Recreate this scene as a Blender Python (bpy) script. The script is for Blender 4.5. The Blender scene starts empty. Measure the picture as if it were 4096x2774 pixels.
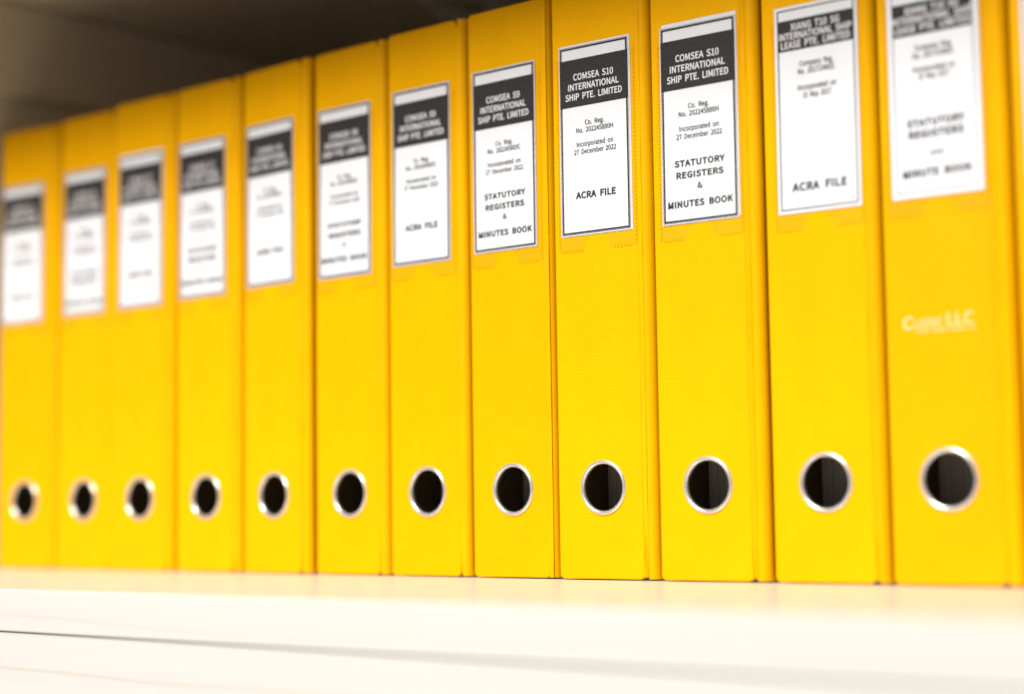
import bpy, bmesh, math, random
from mathutils import Vector, Matrix

random.seed(11)
scene = bpy.context.scene
COL = scene.collection

# ------------------------------------------------------------------ camera
CAM = (0.614315, -0.746114, 0.037219)
YAW, PITCH, ROLL, FPX = 0.715494, 0.089992, -0.013639, 7203.9
cd = bpy.data.cameras.new('camera')
cam = bpy.data.objects.new('camera', cd)
COL.objects.link(cam)
fw = Vector((-math.sin(YAW) * math.cos(PITCH), math.cos(YAW) * math.cos(PITCH), math.sin(PITCH)))
rt = Vector((math.cos(YAW), math.sin(YAW), 0))
up = rt.cross(fw)
r2 = rt * math.cos(ROLL) + up * math.sin(ROLL)
u2 = -rt * math.sin(ROLL) + up * math.cos(ROLL)
m = Matrix((r2, u2, -fw)).transposed().to_4x4()
m.translation = CAM
cam.matrix_world = m
cd.sensor_fit = 'HORIZONTAL'
cd.sensor_width = 36.0
cd.lens = FPX * 36.0 / 4096.0
cd.clip_start, cd.clip_end = 0.01, 50
cd.dof.use_dof = True
cd.dof.focus_distance = 0.95
cd.dof.aperture_fstop = 2.65
cd.dof.aperture_blades = 0
scene.camera = cam

# ------------------------------------------------------------------ world and lamps
w = bpy.data.worlds.new('World')
scene.world = w
w.use_nodes = True
bg = w.node_tree.nodes['Background']
bg.inputs[0].default_value = (1.0, 0.955, 0.90, 1)
# background light shaped: extra from front and below, held back at the sides
_N, _L = w.node_tree.nodes, w.node_tree.links
_tc = _N.new('ShaderNodeTexCoord')
_dp = _N.new('ShaderNodeVectorMath')
_dp.operation = 'DOT_PRODUCT'
_dp.inputs[1].default_value = Vector((.05, -.90, -.42)).normalized()
_mr = _N.new('ShaderNodeMapRange')
_mr.interpolation_type = 'SMOOTHSTEP'
_mr.inputs['From Min'].default_value = -.05
_mr.inputs['From Max'].default_value = .95
_mr.inputs['To Min'].default_value = .02
_mr.inputs['To Max'].default_value = .37
_L.new(_tc.outputs['Generated'], _dp.inputs[0])
_L.new(_dp.outputs['Value'], _mr.inputs['Value'])
_L.new(_mr.outputs[0], bg.inputs[1])


def area(name, loc, target, sx, sy, power, color=(1, .98, .95)):
    l = bpy.data.lights.new(name, 'AREA')
    l.shape = 'RECTANGLE'
    l.size, l.size_y = sx, sy
    l.energy = power
    l.color = color
    o = bpy.data.objects.new(name, l)
    COL.objects.link(o)
    o.location = loc
    d = Vector(target) - Vector(loc)
    o.rotation_euler = d.to_track_quat('-Z', 'Y').to_euler()
    return o


area('ceiling_lamp', (0.02, -1.35, 2.00), (-0.10, 0.0, 0.1), 0.55, 0.45, 23)
area('ceiling_lamp', (0.08, -2.15, 2.00), (-0.10, 0.0, 0.1), 0.55, 0.45, 66)
area('ceiling_lamp', (-0.20, -3.00, 2.00), (-0.10, 0.0, 0.1), 0.55, 0.45, 90)

scene.view_settings.view_transform = 'Standard'
scene.view_settings.look = 'None'
scene.view_settings.exposure = 0.0
scene.view_settings.gamma = 1.0
scene.render.engine = 'CYCLES'
scene.cycles.use_denoising = True
scene.cycles.max_bounces = 10
scene.cycles.diffuse_bounces = 5


# ------------------------------------------------------------------ materials
def mat(name, color, rough=.5, metal=0., spec=.5):
    mt = bpy.data.materials.new(name)
    mt.use_nodes = True
    b = mt.node_tree.nodes['Principled BSDF']
    b.inputs['Base Color'].default_value = (*color, 1)
    b.inputs['Roughness'].default_value = rough
    b.inputs['Metallic'].default_value = metal
    b.inputs['Specular IOR Level'].default_value = spec
    return mt, mt.node_tree.nodes, mt.node_tree.links, b


def coords(N, L, scale, rot=(0, 0, 0)):
    t = N.new('ShaderNodeTexCoord')
    mp = N.new('ShaderNodeMapping')
    mp.inputs['Scale'].default_value = scale
    mp.inputs['Rotation'].default_value = rot
    L.new(t.outputs['Object'], mp.inputs[0])
    return mp.outputs[0]


def noise(N, L, vec, scale, detail=3, rough=.5):
    n = N.new('ShaderNodeTexNoise')
    n.inputs['Scale'].default_value = scale
    n.inputs['Detail'].default_value = detail
    n.inputs['Roughness'].default_value = rough
    L.new(vec, n.inputs['Vector'])
    return n.outputs['Fac']


def ramp(N, L, fac, stops):
    r = N.new('ShaderNodeValToRGB')
    e = r.color_ramp.elements
    while len(e) < len(stops):
        e.new(.5)
    for i, (p, c) in enumerate(stops):
        e[i].position = p
        e[i].color = (*c, 1)
    L.new(fac, r.inputs[0])
    return r.outputs[0]


def bump(N, L, b, h, strength, dist):
    bp = N.new('ShaderNodeBump')
    bp.inputs['Strength'].default_value = strength
    bp.inputs['Distance'].default_value = dist
    L.new(h, bp.inputs['Height'])
    L.new(bp.outputs[0], b.inputs['Normal'])


# yellow embossed vinyl: fine horizontal ribs, a little mottling
VINYL, N, L, b = mat('yellow_vinyl', (.80, .385, .0), .45, 0, .05)
f1 = noise(N, L, coords(N, L, (22, 22, 760)), 1.0, 3, .6)
f2 = noise(N, L, coords(N, L, (1, 1, 1)), 34, 4, .55)
c = ramp(N, L, f2, [(.3, (.775, .377, .0)), (.72, (.82, .402, .0))])
oi = N.new('ShaderNodeObjectInfo')
hv = N.new('ShaderNodeHueSaturation')
mr = N.new('ShaderNodeMapRange')
mr.inputs['To Min'].default_value = .94
mr.inputs['To Max'].default_value = 1.03
L.new(oi.outputs['Random'], mr.inputs['Value'])
L.new(mr.outputs[0], hv.inputs['Value'])
L.new(c, hv.inputs['Color'])
L.new(hv.outputs[0], b.inputs['Base Color'])
f3 = noise(N, L, coords(N, L, (1, 1, .6)), 26, 2, .4)
ad = N.new('ShaderNodeMath')
ad.operation = 'MULTIPLY_ADD'
ad.inputs[1].default_value = 2.2
L.new(f3, ad.inputs[0])
L.new(f1, ad.inputs[2])
bump(N, L, b, ad.outputs[0], .35, .0005)

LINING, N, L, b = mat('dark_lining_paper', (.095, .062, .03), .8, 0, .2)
CARD, N, L, b = mat('white_label_card', (.82, .825, .85), .55, 0, .2)
f2 = noise(N, L, coords(N, L, (1, 1, 1)), 60, 4, .55)
L.new(ramp(N, L, f2, [(.3, (.685, .70, .735)), (.7, (.72, .735, .77))]), b.inputs['Base Color'])
INK, N, L, b = mat('black_print', (.028, .027, .028), .5, 0, .12)
f2 = noise(N, L, coords(N, L, (1, 1, 1)), 900, 2, .5)
L.new(ramp(N, L, f2, [(.3, (.026, .0255, .026)), (.7, (.040, .039, .0395))]), b.inputs['Base Color'])
WHITEINK, N, L, b = mat('white_lettering', (.74, .74, .75), .55, 0, .25)
PALEPRINT, N, L, b = mat('pale_print', (.87, .62, .30), .5, 0, .2)
METAL, N, L, b = mat('nickel_metal', (.80, .77, .73), .27, .82)
f2 = noise(N, L, coords(N, L, (1, 1, 1)), 220, 3, .5)
bump(N, L, b, f2, .08, .0004)
PLATE_GREY, N, L, b = mat('plate_grey', (.62, .62, .60), .45, 0, .4)
PAPER, N, L, b = mat('paper_edges', (.45, .42, .38), .85, 0, .1)
f1 = noise(N, L, coords(N, L, (1500, 20, 4)), 1.0, 2, .5)
L.new(ramp(N, L, f1, [(.3, (.42, .39, .34)), (.7, (.74, .70, .64))]), b.inputs['Base Color'])

# clear plastic of the label pocket
FILM = bpy.data.materials.new('clear_plastic_film')
FILM.use_nodes = True
N, L = FILM.node_tree.nodes, FILM.node_tree.links
N.remove(N['Principled BSDF'])
tr = N.new('ShaderNodeBsdfTransparent')
tr.inputs[0].default_value = (.985, .982, .978, 1)
gl = N.new('ShaderNodeBsdfGlossy')
gl.inputs['Roughness'].default_value = .18
mx = N.new('ShaderNodeMixShader')
mx.inputs[0].default_value = .035
L.new(tr.outputs[0], mx.inputs[1])
L.new(gl.outputs[0], mx.inputs[2])
L.new(mx.outputs[0], N['Material Output'].inputs[0])
WELD, N, L, b = mat('welded_plastic_seam', (.80, .39, .0), .42, 0, .1)


def wood(name, seed, vein, vein_strength, tint=(1, 1, 1)):
    mt, N, L, b = mat(name, (.6, .55, .48), .28, 0, .5)
    v = coords(N, L, (1.3, 26, 46), (0, 0, 0))
    g = noise(N, L, v, 1.6 + seed * .03, 5, .62)
    base = ramp(N, L, g, [(p_, tuple(q_ * t_ for q_, t_ in zip(c_, tint))) for p_, c_ in ((.25, (.625, .60, .545)), (.55, (.655, .63, .585)), (.8, (.67, .65, .605)))])
    # long cathedral grain lines
    wv = N.new('ShaderNodeTexWave')
    wv.wave_type = 'BANDS'
    wv.bands_direction = 'Z'
    wv.inputs['Scale'].default_value = vein
    wv.inputs['Distortion'].default_value = 3.2
    wv.inputs['Detail'].default_value = 2
    wv.inputs['Detail Scale'].default_value = .35
    wv.inputs['Phase Offset'].default_value = seed
    L.new(coords(N, L, (3.2, 1, 6)), wv.inputs['Vector'])
    line = ramp(N, L, wv.outputs['Fac'], [(.982, (0, 0, 0)), (.998, (vein_strength,) * 3)])
    mixn = N.new('ShaderNodeMix')
    mixn.data_type = 'RGBA'
    L.new(line, mixn.inputs[0])
    L.new(base, mixn.inputs[6])
    mixn.inputs[7].default_value = (.54, .44, .33, 1)
    L.new(mixn.outputs[2], b.inputs['Base Color'])
    bump(N, L, b, g, .05, .0006)
    return mt


WOOD = wood('birch_laminate', 0.4, 2.2, .18)
WOOD_IN = wood('bounce_tinted_laminate', 2.6, 2.0, .18, (1.0, .88, .68))  # tint puts the yellow bounce off the binders into the inside boards' colour
WOOD_DOOR = wood('birch_laminate_door', 1.7, 2.4, .4)


# ------------------------------------------------------------------ mesh helpers
def obj(name, bm, mats, parent=None, loc=None, smooth=False):
    me = bpy.data.meshes.new(name)
    bmesh.ops.recalc_face_normals(bm, faces=bm.faces)
    bm.to_mesh(me)
    bm.free()
    if not isinstance(mats, (list, tuple)):
        mats = [mats]
    for x in mats:
        me.materials.append(x)
    if smooth:
        for p in me.polygons:
            p.use_smooth = True
    o = bpy.data.objects.new(name, me)
    COL.objects.link(o)
    if parent is not None:
        o.parent = parent
    if loc:
        o.location = loc
    return o


def add_box(bm, x0, x1, y0, y1, z0, z1, bevel=0., seg=2):
    r = bmesh.ops.create_cube(bm, size=1)
    vs = r['verts']
    for v in vs:
        v.co = Vector(((x0 + x1) / 2 + v.co.x * (x1 - x0), (y0 + y1) / 2 + v.co.y * (y1 - y0), (z0 + z1) / 2 + v.co.z * (z1 - z0)))
    if bevel > 0:
        es = list({e for v in vs for e in v.link_edges})
        bmesh.ops.bevel(bm, geom=es, offset=bevel, segments=seg, profile=.5, affect='EDGES')


def quad(bm, x0, x1, z0, z1, y):
    vs = [bm.verts.new(p) for p in ((x0, y, z0), (x1, y, z0), (x1, y, z1), (x0, y, z1))]
    bm.faces.new(vs)


def slab(bm, x0, x1, z0, z1, y, t):
    """thin slab whose front is at y and which is t deep"""
    add_box(bm, x0, x1, y, y + t, z0, z1)


def thing(name, label, cat, loc=(0, 0, 0), rotz=0, group=None):
    o = bpy.data.objects.new(name, None)
    o.empty_display_size = .05
    COL.objects.link(o)
    o.location = loc
    o.rotation_euler = (0, 0, rotz)
    o['label'] = label
    o['category'] = cat
    if group:
        o['group'] = group
    return o


# letter outlines: advance; points; triangles (thousandths of the type size)
REGULAR = {
    '.': '389;87,127 111,167 149,192 195,201 240,192 277,167 303,128 312,78 302,30 277,-9 240,-34 195,-43 149,-34 112,-9 87,30 78,78;2,4,3 1,4,2 1,5,4 1,6,5 0,6,1 0,7,6 15,7,0 14,7,15 14,8,7 13,8,14 13,9,8 12,9,13 12,10,9 12,11,10',
    '0': '777;69,755 136,928 245,1034 389,1070 533,1034 643,928 710,755 733,517 710,276 643,101 534,-7 389,-43 245,-7 136,101 69,276 46,517 547,706 509,831 455,899 389,919 324,899 269,831 231,706 217,517 231,327 269,200 324,131 389,111 455,131 509,200 547,327 561,517;2,4,3 1,4,2 1,5,4 1,19,5 19,18,5 18,6,5 0,20,1 20,19,1 0,21,20 17,6,18 0,22,21 16,6,17 16,7,6 15,22,0 15,23,22 31,7,16 31,8,7 14,23,15 14,24,23 30,8,31 14,25,24 29,8,30 13,25,14 29,9,8 13,26,25 28,9,29 13,27,26 27,9,28 13,9,27 12,9,13 12,10,9 12,11,10',
    '1': '777;329,130 329,849 145,849 145,973 227,991 281,1007 328,1026 377,1051 504,1051 504,130 710,130 710,-24 99,-24 99,130;6,8,7 6,9,8 5,1,6 1,9,6 4,1,5 3,1,4 2,1,3 0,9,1 12,0,13 12,9,0 12,10,9 12,11,10',
    '2': '777;254,290 398,460 481,608 508,739 497,812 467,867 417,903 343,917 289,909 239,887 192,852 131,788 22,895 105,975 178,1025 262,1058 359,1069 492,1046 595,980 660,876 683,743 652,581 567,418 438,253 317,130 294,128 338,131 381,134 423,135 731,135 731,-24 38,-24 38,86;15,17,16 14,17,15 14,18,17 13,18,14 13,19,18 12,7,13 7,19,13 12,8,7 6,19,7 12,9,8 5,19,6 11,10,12 10,9,12 5,20,19 4,20,5 3,20,4 3,21,20 2,21,3 1,21,2 1,22,21 0,22,1 0,23,22 32,23,0 32,25,23 25,24,23 27,29,28 27,30,29 26,30,27 25,30,26 32,30,25 31,30,32',
    '3': '777;104,241 170,181 223,145 286,121 360,112 436,124 494,158 531,209 544,279 530,353 484,409 394,446 225,463 225,604 377,621 456,658 497,711 509,779 499,836 470,879 424,907 359,917 306,910 255,892 208,863 144,808 44,926 125,991 196,1032 275,1059 365,1069 492,1051 595,996 664,907 688,789 674,695 633,618 570,559 506,527 506,551 579,523 654,463 705,379 723,274 695,141 618,41 505,-21 369,-42 254,-30 159,3 83,51 8,121;29,31,30 28,31,29 28,32,31 27,32,28 27,33,32 26,21,27 21,33,27 25,24,26 24,23,26 23,22,26 22,21,26 20,33,21 20,34,33 19,34,20 18,34,19 17,34,18 17,35,34 16,35,17 15,35,16 15,36,35 14,36,15 13,36,14 13,37,36 12,39,13 39,37,13 39,38,37 12,40,39 12,41,40 12,11,41 11,42,41 10,42,11 9,42,10 9,43,42 8,43,9 7,43,8 7,44,43 51,1,0 6,44,7 51,2,1 5,44,6 51,3,2 5,45,44 4,45,5 51,4,3 50,4,51 50,45,4 49,45,50 49,46,45 48,46,49 48,47,46',
    '4': '777;4,259 4,374 442,1051 621,1051 621,409 758,409 758,259 621,259 621,-24 452,-24 452,259 453,744 455,794 457,844 458,863 492,863 479,838 459,800 438,762 415,723 206,409 452,409 452,700;1,3,2 1,14,3 14,15,3 15,4,3 1,13,14 16,4,15 1,12,13 17,4,16 18,11,17 11,4,17 1,18,12 18,11,12 1,19,18 22,4,11 1,20,19 21,4,22 1,21,20 1,4,21 1,5,4 1,6,5 0,6,1 10,6,0 9,7,10 7,6,10 9,8,7',
    '5': '777;99,237 164,178 216,144 278,121 353,113 430,128 491,170 533,238 549,331 535,421 497,486 438,526 359,540 317,537 279,526 242,509 189,476 96,535 132,1051 677,1051 677,893 288,893 267,661 265,660 304,673 347,682 395,685 522,665 629,600 701,489 727,333 697,174 617,56 501,-18 368,-42 252,-30 158,2 82,48 5,114;17,21,18 21,19,18 21,20,19 17,23,21 23,22,21 25,27,26 24,27,25 23,27,24 23,28,27 17,28,23 17,12,28 12,29,28 17,13,12 11,29,12 17,14,13 16,15,17 15,14,17 10,29,11 10,30,29 9,30,10 8,30,9 8,31,30 7,31,8 6,31,7 38,1,0 38,2,1 6,32,31 5,32,6 38,3,2 4,32,5 38,4,3 37,4,38 37,32,4 37,33,32 36,33,37 35,33,36 35,34,33',
    '7': '777;45,893 45,1051 735,1051 735,942 587,717 500,503 454,271 433,-24 251,-24 278,272 330,507 418,722 524,893;0,2,1 0,3,2 0,12,3 12,4,3 11,4,12 10,4,11 10,5,4 9,5,10 9,6,5 8,6,9 8,7,6',
    '8': '777;58,358 103,444 168,511 228,552 228,533 182,571 135,629 101,699 89,782 112,898 178,988 275,1046 395,1066 522,1045 619,984 680,890 701,772 687,687 652,613 605,551 565,513 565,529 621,491 680,429 722,349 737,246 712,132 640,40 531,-21 392,-42 253,-21 141,40 67,135 40,254 533,828 503,877 457,910 393,922 337,912 293,884 265,840 254,782 271,713 316,660 386,617 456,586 489,620 519,667 537,715 543,764 547,328 495,386 413,433 323,471 279,436 238,386 212,329 202,267 217,201 256,149 316,114 394,101 467,113 521,144 554,190 566,250;11,13,12 10,13,11 10,14,13 9,14,10 9,37,14 37,15,14 9,38,37 36,15,37 9,39,38 35,15,36 8,39,9 35,16,15 8,40,39 34,16,35 8,41,40 49,16,34 8,42,41 7,42,8 49,17,16 48,17,49 47,17,48 7,43,42 6,43,7 47,18,17 46,18,47 6,44,43 5,44,6 45,18,46 5,45,44 45,19,18 5,19,45 4,3,5 3,19,5 2,19,3 2,21,19 21,20,19 2,22,21 1,53,2 53,22,2 53,23,22 1,54,53 52,23,53 0,54,1 0,55,54 51,23,52 51,24,23 0,56,55 50,24,51 33,56,0 50,25,24 33,57,56 65,25,50 33,58,57 32,58,33 64,25,65 64,26,25 32,59,58 63,26,64 32,60,59 62,26,63 31,60,32 62,27,26 31,61,60 61,27,62 31,27,61 30,27,31 30,28,27 30,29,28',
    'C': '894;93,744 193,920 346,1031 535,1069 630,1058 712,1028 781,985 851,921 750,800 690,855 645,883 595,901 539,907 416,880 323,805 261,682 238,517 260,349 320,224 412,147 535,120 597,127 654,148 706,181 773,246 876,127 793,47 715,-2 627,-32 527,-42 340,-5 190,106 92,281 57,513;2,4,3 2,5,4 1,5,2 1,6,5 1,7,6 1,12,7 12,11,7 11,10,7 10,9,7 9,8,7 0,13,1 13,12,1 0,14,13 0,15,14 33,15,0 33,16,15 33,17,16 32,17,33 32,18,17 31,18,32 23,25,24 31,19,18 22,25,23 21,25,22 31,20,19 21,26,25 20,26,21 31,26,20 30,26,31 30,27,26 30,28,27 29,28,30',
    'D': '964;400,1051 615,1016 775,912 873,743 905,517 873,291 776,120 618,12 405,-24 117,-24 117,1051 536,157 639,231 702,351 724,517 702,683 640,800 536,872 385,898 294,898 294,130 384,130;9,19,10 19,0,10 19,1,0 19,2,1 19,18,2 18,17,2 17,3,2 9,20,19 16,3,17 15,3,16 15,4,3 14,4,15 14,5,4 13,5,14 12,5,13 12,6,5 11,6,12 21,6,11 9,21,20 9,6,21 9,7,6 9,8,7',
    'H': '1020;294,1051 294,621 725,621 725,1051 904,1051 904,-24 725,-24 725,461 294,461 294,-24 117,-24 117,1051;10,0,11 10,1,0 2,4,3 2,5,4 10,8,1 8,2,1 8,7,2 7,5,2 10,9,8 6,5,7',
    'I': '410;294,1051 294,-24 117,-24 117,1051;2,0,3 2,1,0',
    'M': '1137;314,1051 516,486 535,433 553,379 571,325 584,287 556,287 569,325 587,378 604,432 622,485 823,1051 1020,1051 1020,-24 851,-24 851,569 853,641 857,721 863,800 866,847 904,847 827,629 627,80 507,80 307,629 230,847 267,847 271,800 276,721 280,641 282,569 282,-24 117,-24 117,1051;32,25,33 25,0,33 25,26,0 26,1,0 10,19,11 19,12,11 19,20,12 20,13,12 32,29,25 29,24,25 27,1,26 10,18,19 21,16,20 16,13,20 28,1,27 10,17,18 10,21,17 21,16,17 29,24,28 24,1,28 15,13,16 32,30,29 10,22,21 23,1,24 14,13,15 32,31,30 23,2,1 9,22,10 23,3,2 8,22,9 23,6,3 6,7,3 7,4,3 7,4,8 4,5,8 5,22,8 23,5,6 23,22,5',
    'N': '1013;287,1051 669,391 774,192 740,192 736,245 730,327 726,411 724,493 724,1051 895,1051 895,-24 724,-24 343,637 239,836 273,836 277,783 282,702 286,621 287,539 287,-24 117,-24 117,1051;20,13,21 13,0,21 13,14,0 14,1,0 7,9,8 7,10,9 20,16,13 16,12,13 15,1,14 16,1,15 20,17,16 12,1,16 11,1,12 20,18,17 20,19,18 6,10,7 5,10,6 11,4,1 4,2,1 4,2,5 2,10,5 11,3,4 11,2,3 11,10,2',
    'R': '889;543,575 612,608 653,662 667,739 653,814 613,861 544,888 442,898 294,898 294,563 441,563 294,412 294,-24 117,-24 117,1051 463,1051 612,1035 734,983 816,885 845,740 827,623 776,531 697,465 624,437 892,-24 691,-24 441,412;13,8,14 8,15,14 8,16,15 8,17,16 8,7,17 7,18,17 13,9,8 6,18,7 5,18,6 5,19,18 4,19,5 3,19,4 3,20,19 2,20,3 1,20,2 1,21,20 0,21,1 10,21,0 13,11,9 11,10,9 11,21,10 11,22,21 11,23,22 11,26,23 26,24,23 13,12,11 25,24,26',
    'a': '789;88,319 181,409 333,468 523,502 518,547 497,600 458,635 391,649 333,643 276,626 224,601 155,559 83,689 162,736 235,770 320,795 414,804 543,780 634,710 685,603 700,469 700,-24 550,-24 539,67 564,67 512,28 448,-8 378,-33 303,-42 207,-27 129,20 77,97 58,198 525,368 394,345 294,306 245,260 230,205 239,160 260,132 294,115 340,110 388,115 434,132 482,161 525,196;15,17,16 14,17,15 14,18,17 13,18,14 12,18,13 12,7,18 7,19,18 11,10,12 10,9,12 9,8,12 8,7,12 6,19,7 5,19,6 5,20,19 4,20,5 3,20,4 2,20,3 2,33,20 33,21,20 1,33,2 0,33,1 0,34,33 45,21,33 0,35,34 32,35,0 32,36,35 32,37,36 32,38,37 31,38,32 44,21,45 43,24,44 24,21,44 31,39,38 42,24,43 31,40,39 31,41,40 41,24,42 31,24,41 30,23,31 23,24,31 30,25,23 25,22,23 25,21,24 30,26,25 22,21,25 29,26,30 29,27,26 28,27,29',
    'b': '866;263,54 252,-24 105,-24 105,1139 282,1139 282,809 278,723 294,735 356,771 422,795 493,804 632,775 736,689 798,559 818,392 790,210 712,73 599,-13 465,-43 404,-35 344,-14 286,18 240,54 626,501 595,581 541,630 458,648 418,642 373,624 325,594 282,557 282,180 320,152 365,129 406,117 441,114 519,132 580,185 621,271 637,391;2,4,3 2,5,4 2,6,5 9,11,10 8,11,9 8,12,11 7,12,8 6,12,7 2,30,6 30,29,6 29,28,6 28,27,6 27,12,6 27,26,12 26,25,12 25,13,12 24,13,25 23,13,24 23,14,13 2,31,30 39,14,23 39,15,14 38,15,39 37,15,38 37,16,15 36,16,37 2,32,31 2,33,32 35,16,36 2,22,33 22,34,33 22,35,34 22,16,35 22,0,16 0,17,16 2,21,22 1,21,0 21,17,0 2,1,21 20,17,21 20,18,17 19,18,20',
    'c': '714;80,558 164,692 289,776 437,804 513,796 576,775 630,745 693,695 599,572 548,613 515,632 481,644 445,648 359,629 291,576 246,491 229,379 245,268 289,184 354,131 441,113 485,118 528,132 568,154 625,199 708,71 633,17 569,-15 500,-35 427,-42 278,-14 157,69 77,203 48,380;2,4,3 2,5,4 1,5,2 1,6,5 1,7,6 1,11,7 11,10,7 10,9,7 9,8,7 0,13,1 13,12,1 12,11,1 0,14,13 0,15,14 33,15,0 33,16,15 32,16,33 32,17,16 32,18,17 31,18,32 23,25,24 31,19,18 22,25,23 21,25,22 31,20,19 20,25,21 31,25,20 31,26,25 30,26,31 30,27,26 29,27,30 29,28,27',
    'd': '868;78,554 155,688 268,774 402,804 470,798 529,779 582,749 591,742 587,821 587,1139 763,1139 763,-24 613,-24 602,66 628,66 585,29 526,-8 460,-33 387,-43 248,-14 141,70 73,203 50,380 587,581 551,609 509,632 468,644 428,648 351,629 289,577 246,492 230,381 243,264 281,181 338,131 417,114 461,119 505,137 548,166 587,203;8,10,9 8,11,10 7,11,8 2,4,3 2,5,4 2,6,5 1,6,2 1,7,6 1,26,7 26,25,7 25,24,7 24,23,7 23,11,7 0,28,1 28,27,1 27,26,1 0,29,28 39,11,23 0,30,29 22,30,0 22,31,30 22,32,31 21,32,22 21,33,32 38,11,39 20,33,21 20,34,33 37,14,38 14,11,38 36,14,37 20,35,34 35,14,36 20,14,35 19,13,20 13,14,20 19,15,13 15,12,13 15,11,14 19,16,15 12,11,15 19,17,16 18,17,19',
    'e': '776;79,555 160,689 277,775 413,805 553,777 657,699 720,578 741,424 741,401 739,381 737,363 733,326 228,326 244,249 292,173 361,125 452,108 500,112 545,123 587,140 651,178 718,50 645,7 583,-19 514,-36 436,-42 285,-14 161,70 78,203 48,380 569,536 536,602 486,640 416,653 348,640 290,599 245,532 228,465 578,465;2,4,3 2,5,4 1,5,2 1,33,5 33,32,5 32,6,5 0,34,1 34,33,1 31,6,32 0,35,34 30,6,31 0,36,35 30,7,6 29,36,0 38,7,30 29,37,36 29,38,37 29,7,38 29,8,7 29,9,8 29,10,9 28,12,29 12,10,29 12,11,10 28,13,12 28,14,13 27,14,28 19,21,20 27,15,14 18,21,19 27,16,15 17,21,18 16,21,17 27,21,16 26,21,27 26,22,21 26,23,22 25,23,26 25,24,23',
    'g': '790;56,-91 80,-39 119,7 159,37 159,20 139,36 114,69 97,109 91,157 99,209 121,254 152,290 175,310 175,294 144,324 109,375 84,438 75,509 100,631 168,725 266,784 382,804 417,803 449,798 476,791 496,785 780,785 780,638 652,638 646,646 668,605 682,558 687,504 664,386 599,294 502,236 385,217 353,219 321,225 290,234 277,239 270,233 258,217 250,199 247,177 251,154 266,137 298,124 357,118 507,118 626,107 718,71 776,6 795,-88 765,-200 680,-291 551,-352 385,-374 252,-360 146,-318 73,-246 47,-148 511,575 481,622 438,652 384,662 331,652 288,622 258,575 247,508 259,442 289,393 332,363 384,352 437,363 480,393 510,442 522,508 612,-74 592,-54 552,-40 489,-35 358,-35 335,-35 309,-33 282,-29 267,-26 243,-47 223,-75 211,-102 208,-127 220,-171 255,-205 316,-229 403,-238 496,-226 565,-194 606,-152 619,-107;20,22,21 20,23,22 20,24,23 20,25,24 20,26,25 20,27,26 19,27,20 18,65,19 65,27,19 18,66,65 64,29,65 29,27,65 18,67,66 63,29,64 63,30,29 28,27,29 17,67,18 17,68,67 62,30,63 62,31,30 77,31,62 17,69,68 77,32,31 16,69,17 76,32,77 16,70,69 76,33,32 75,33,76 16,71,70 15,71,16 74,33,75 15,72,71 74,34,33 14,72,15 73,34,74 14,73,72 14,34,73 13,12,14 12,34,14 11,34,12 11,35,34 10,35,11 9,40,10 40,35,10 9,41,40 39,35,40 39,36,35 38,36,39 9,42,41 37,36,38 9,43,42 8,43,9 8,44,43 8,45,44 7,45,8 7,46,45 7,47,46 7,48,47 7,49,48 7,50,49 6,50,7 6,51,50 6,52,51 5,3,6 3,52,6 5,2,3 4,52,3 2,4,5 2,52,4 1,86,2 86,52,2 86,81,52 81,80,52 80,53,52 1,87,86 85,81,86 84,81,85 83,81,84 82,81,83 0,87,1 79,53,80 0,88,87 78,53,79 98,53,78 0,89,88 98,54,53 61,89,0 61,90,89 97,54,98 61,91,90 60,91,61 96,54,97 60,92,91 95,54,96 95,55,54 60,93,92 94,55,95 60,94,93 60,55,94 59,55,60 59,56,55 58,56,59 58,57,56',
    'm': '1297;255,785 268,674 240,674 286,719 347,763 413,793 486,804 571,793 638,761 687,709 703,675 740,711 804,760 873,793 949,804 1060,783 1141,719 1187,616 1202,483 1202,-24 1026,-24 1026,464 1018,551 996,605 961,634 909,644 871,638 830,619 785,585 741,542 741,-24 566,-24 566,464 558,551 535,605 501,634 448,644 411,638 369,619 324,585 282,542 282,-24 105,-24 105,785;13,15,14 5,7,6 5,8,7 4,8,5 12,15,13 42,0,43 42,2,0 2,1,0 12,16,15 3,8,4 3,9,8 11,16,12 2,9,3 11,17,16 10,17,11 2,10,9 2,25,10 25,17,10 42,40,2 40,39,2 39,38,2 38,37,2 37,36,2 36,25,2 36,26,25 24,17,25 35,26,36 35,27,26 34,27,35 23,17,24 34,28,27 23,18,17 33,28,34 22,18,23 33,29,28 32,29,33 21,18,22 42,41,40 32,30,29 21,19,18 31,30,32 20,19,21',
    'n': '854;255,785 268,674 240,674 290,720 353,763 424,793 505,804 618,783 700,719 746,616 761,483 761,-24 585,-24 585,464 577,551 555,605 520,634 464,644 417,637 372,618 326,584 282,542 282,-24 105,-24 105,785;5,7,6 4,7,5 23,0,24 23,2,0 2,1,0 4,8,7 3,8,4 2,8,3 2,9,8 23,21,2 21,20,2 20,19,2 19,18,2 18,17,2 17,9,2 16,9,17 15,9,16 15,10,9 14,10,15 13,10,14 23,22,21 13,11,10 12,11,13',
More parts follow.
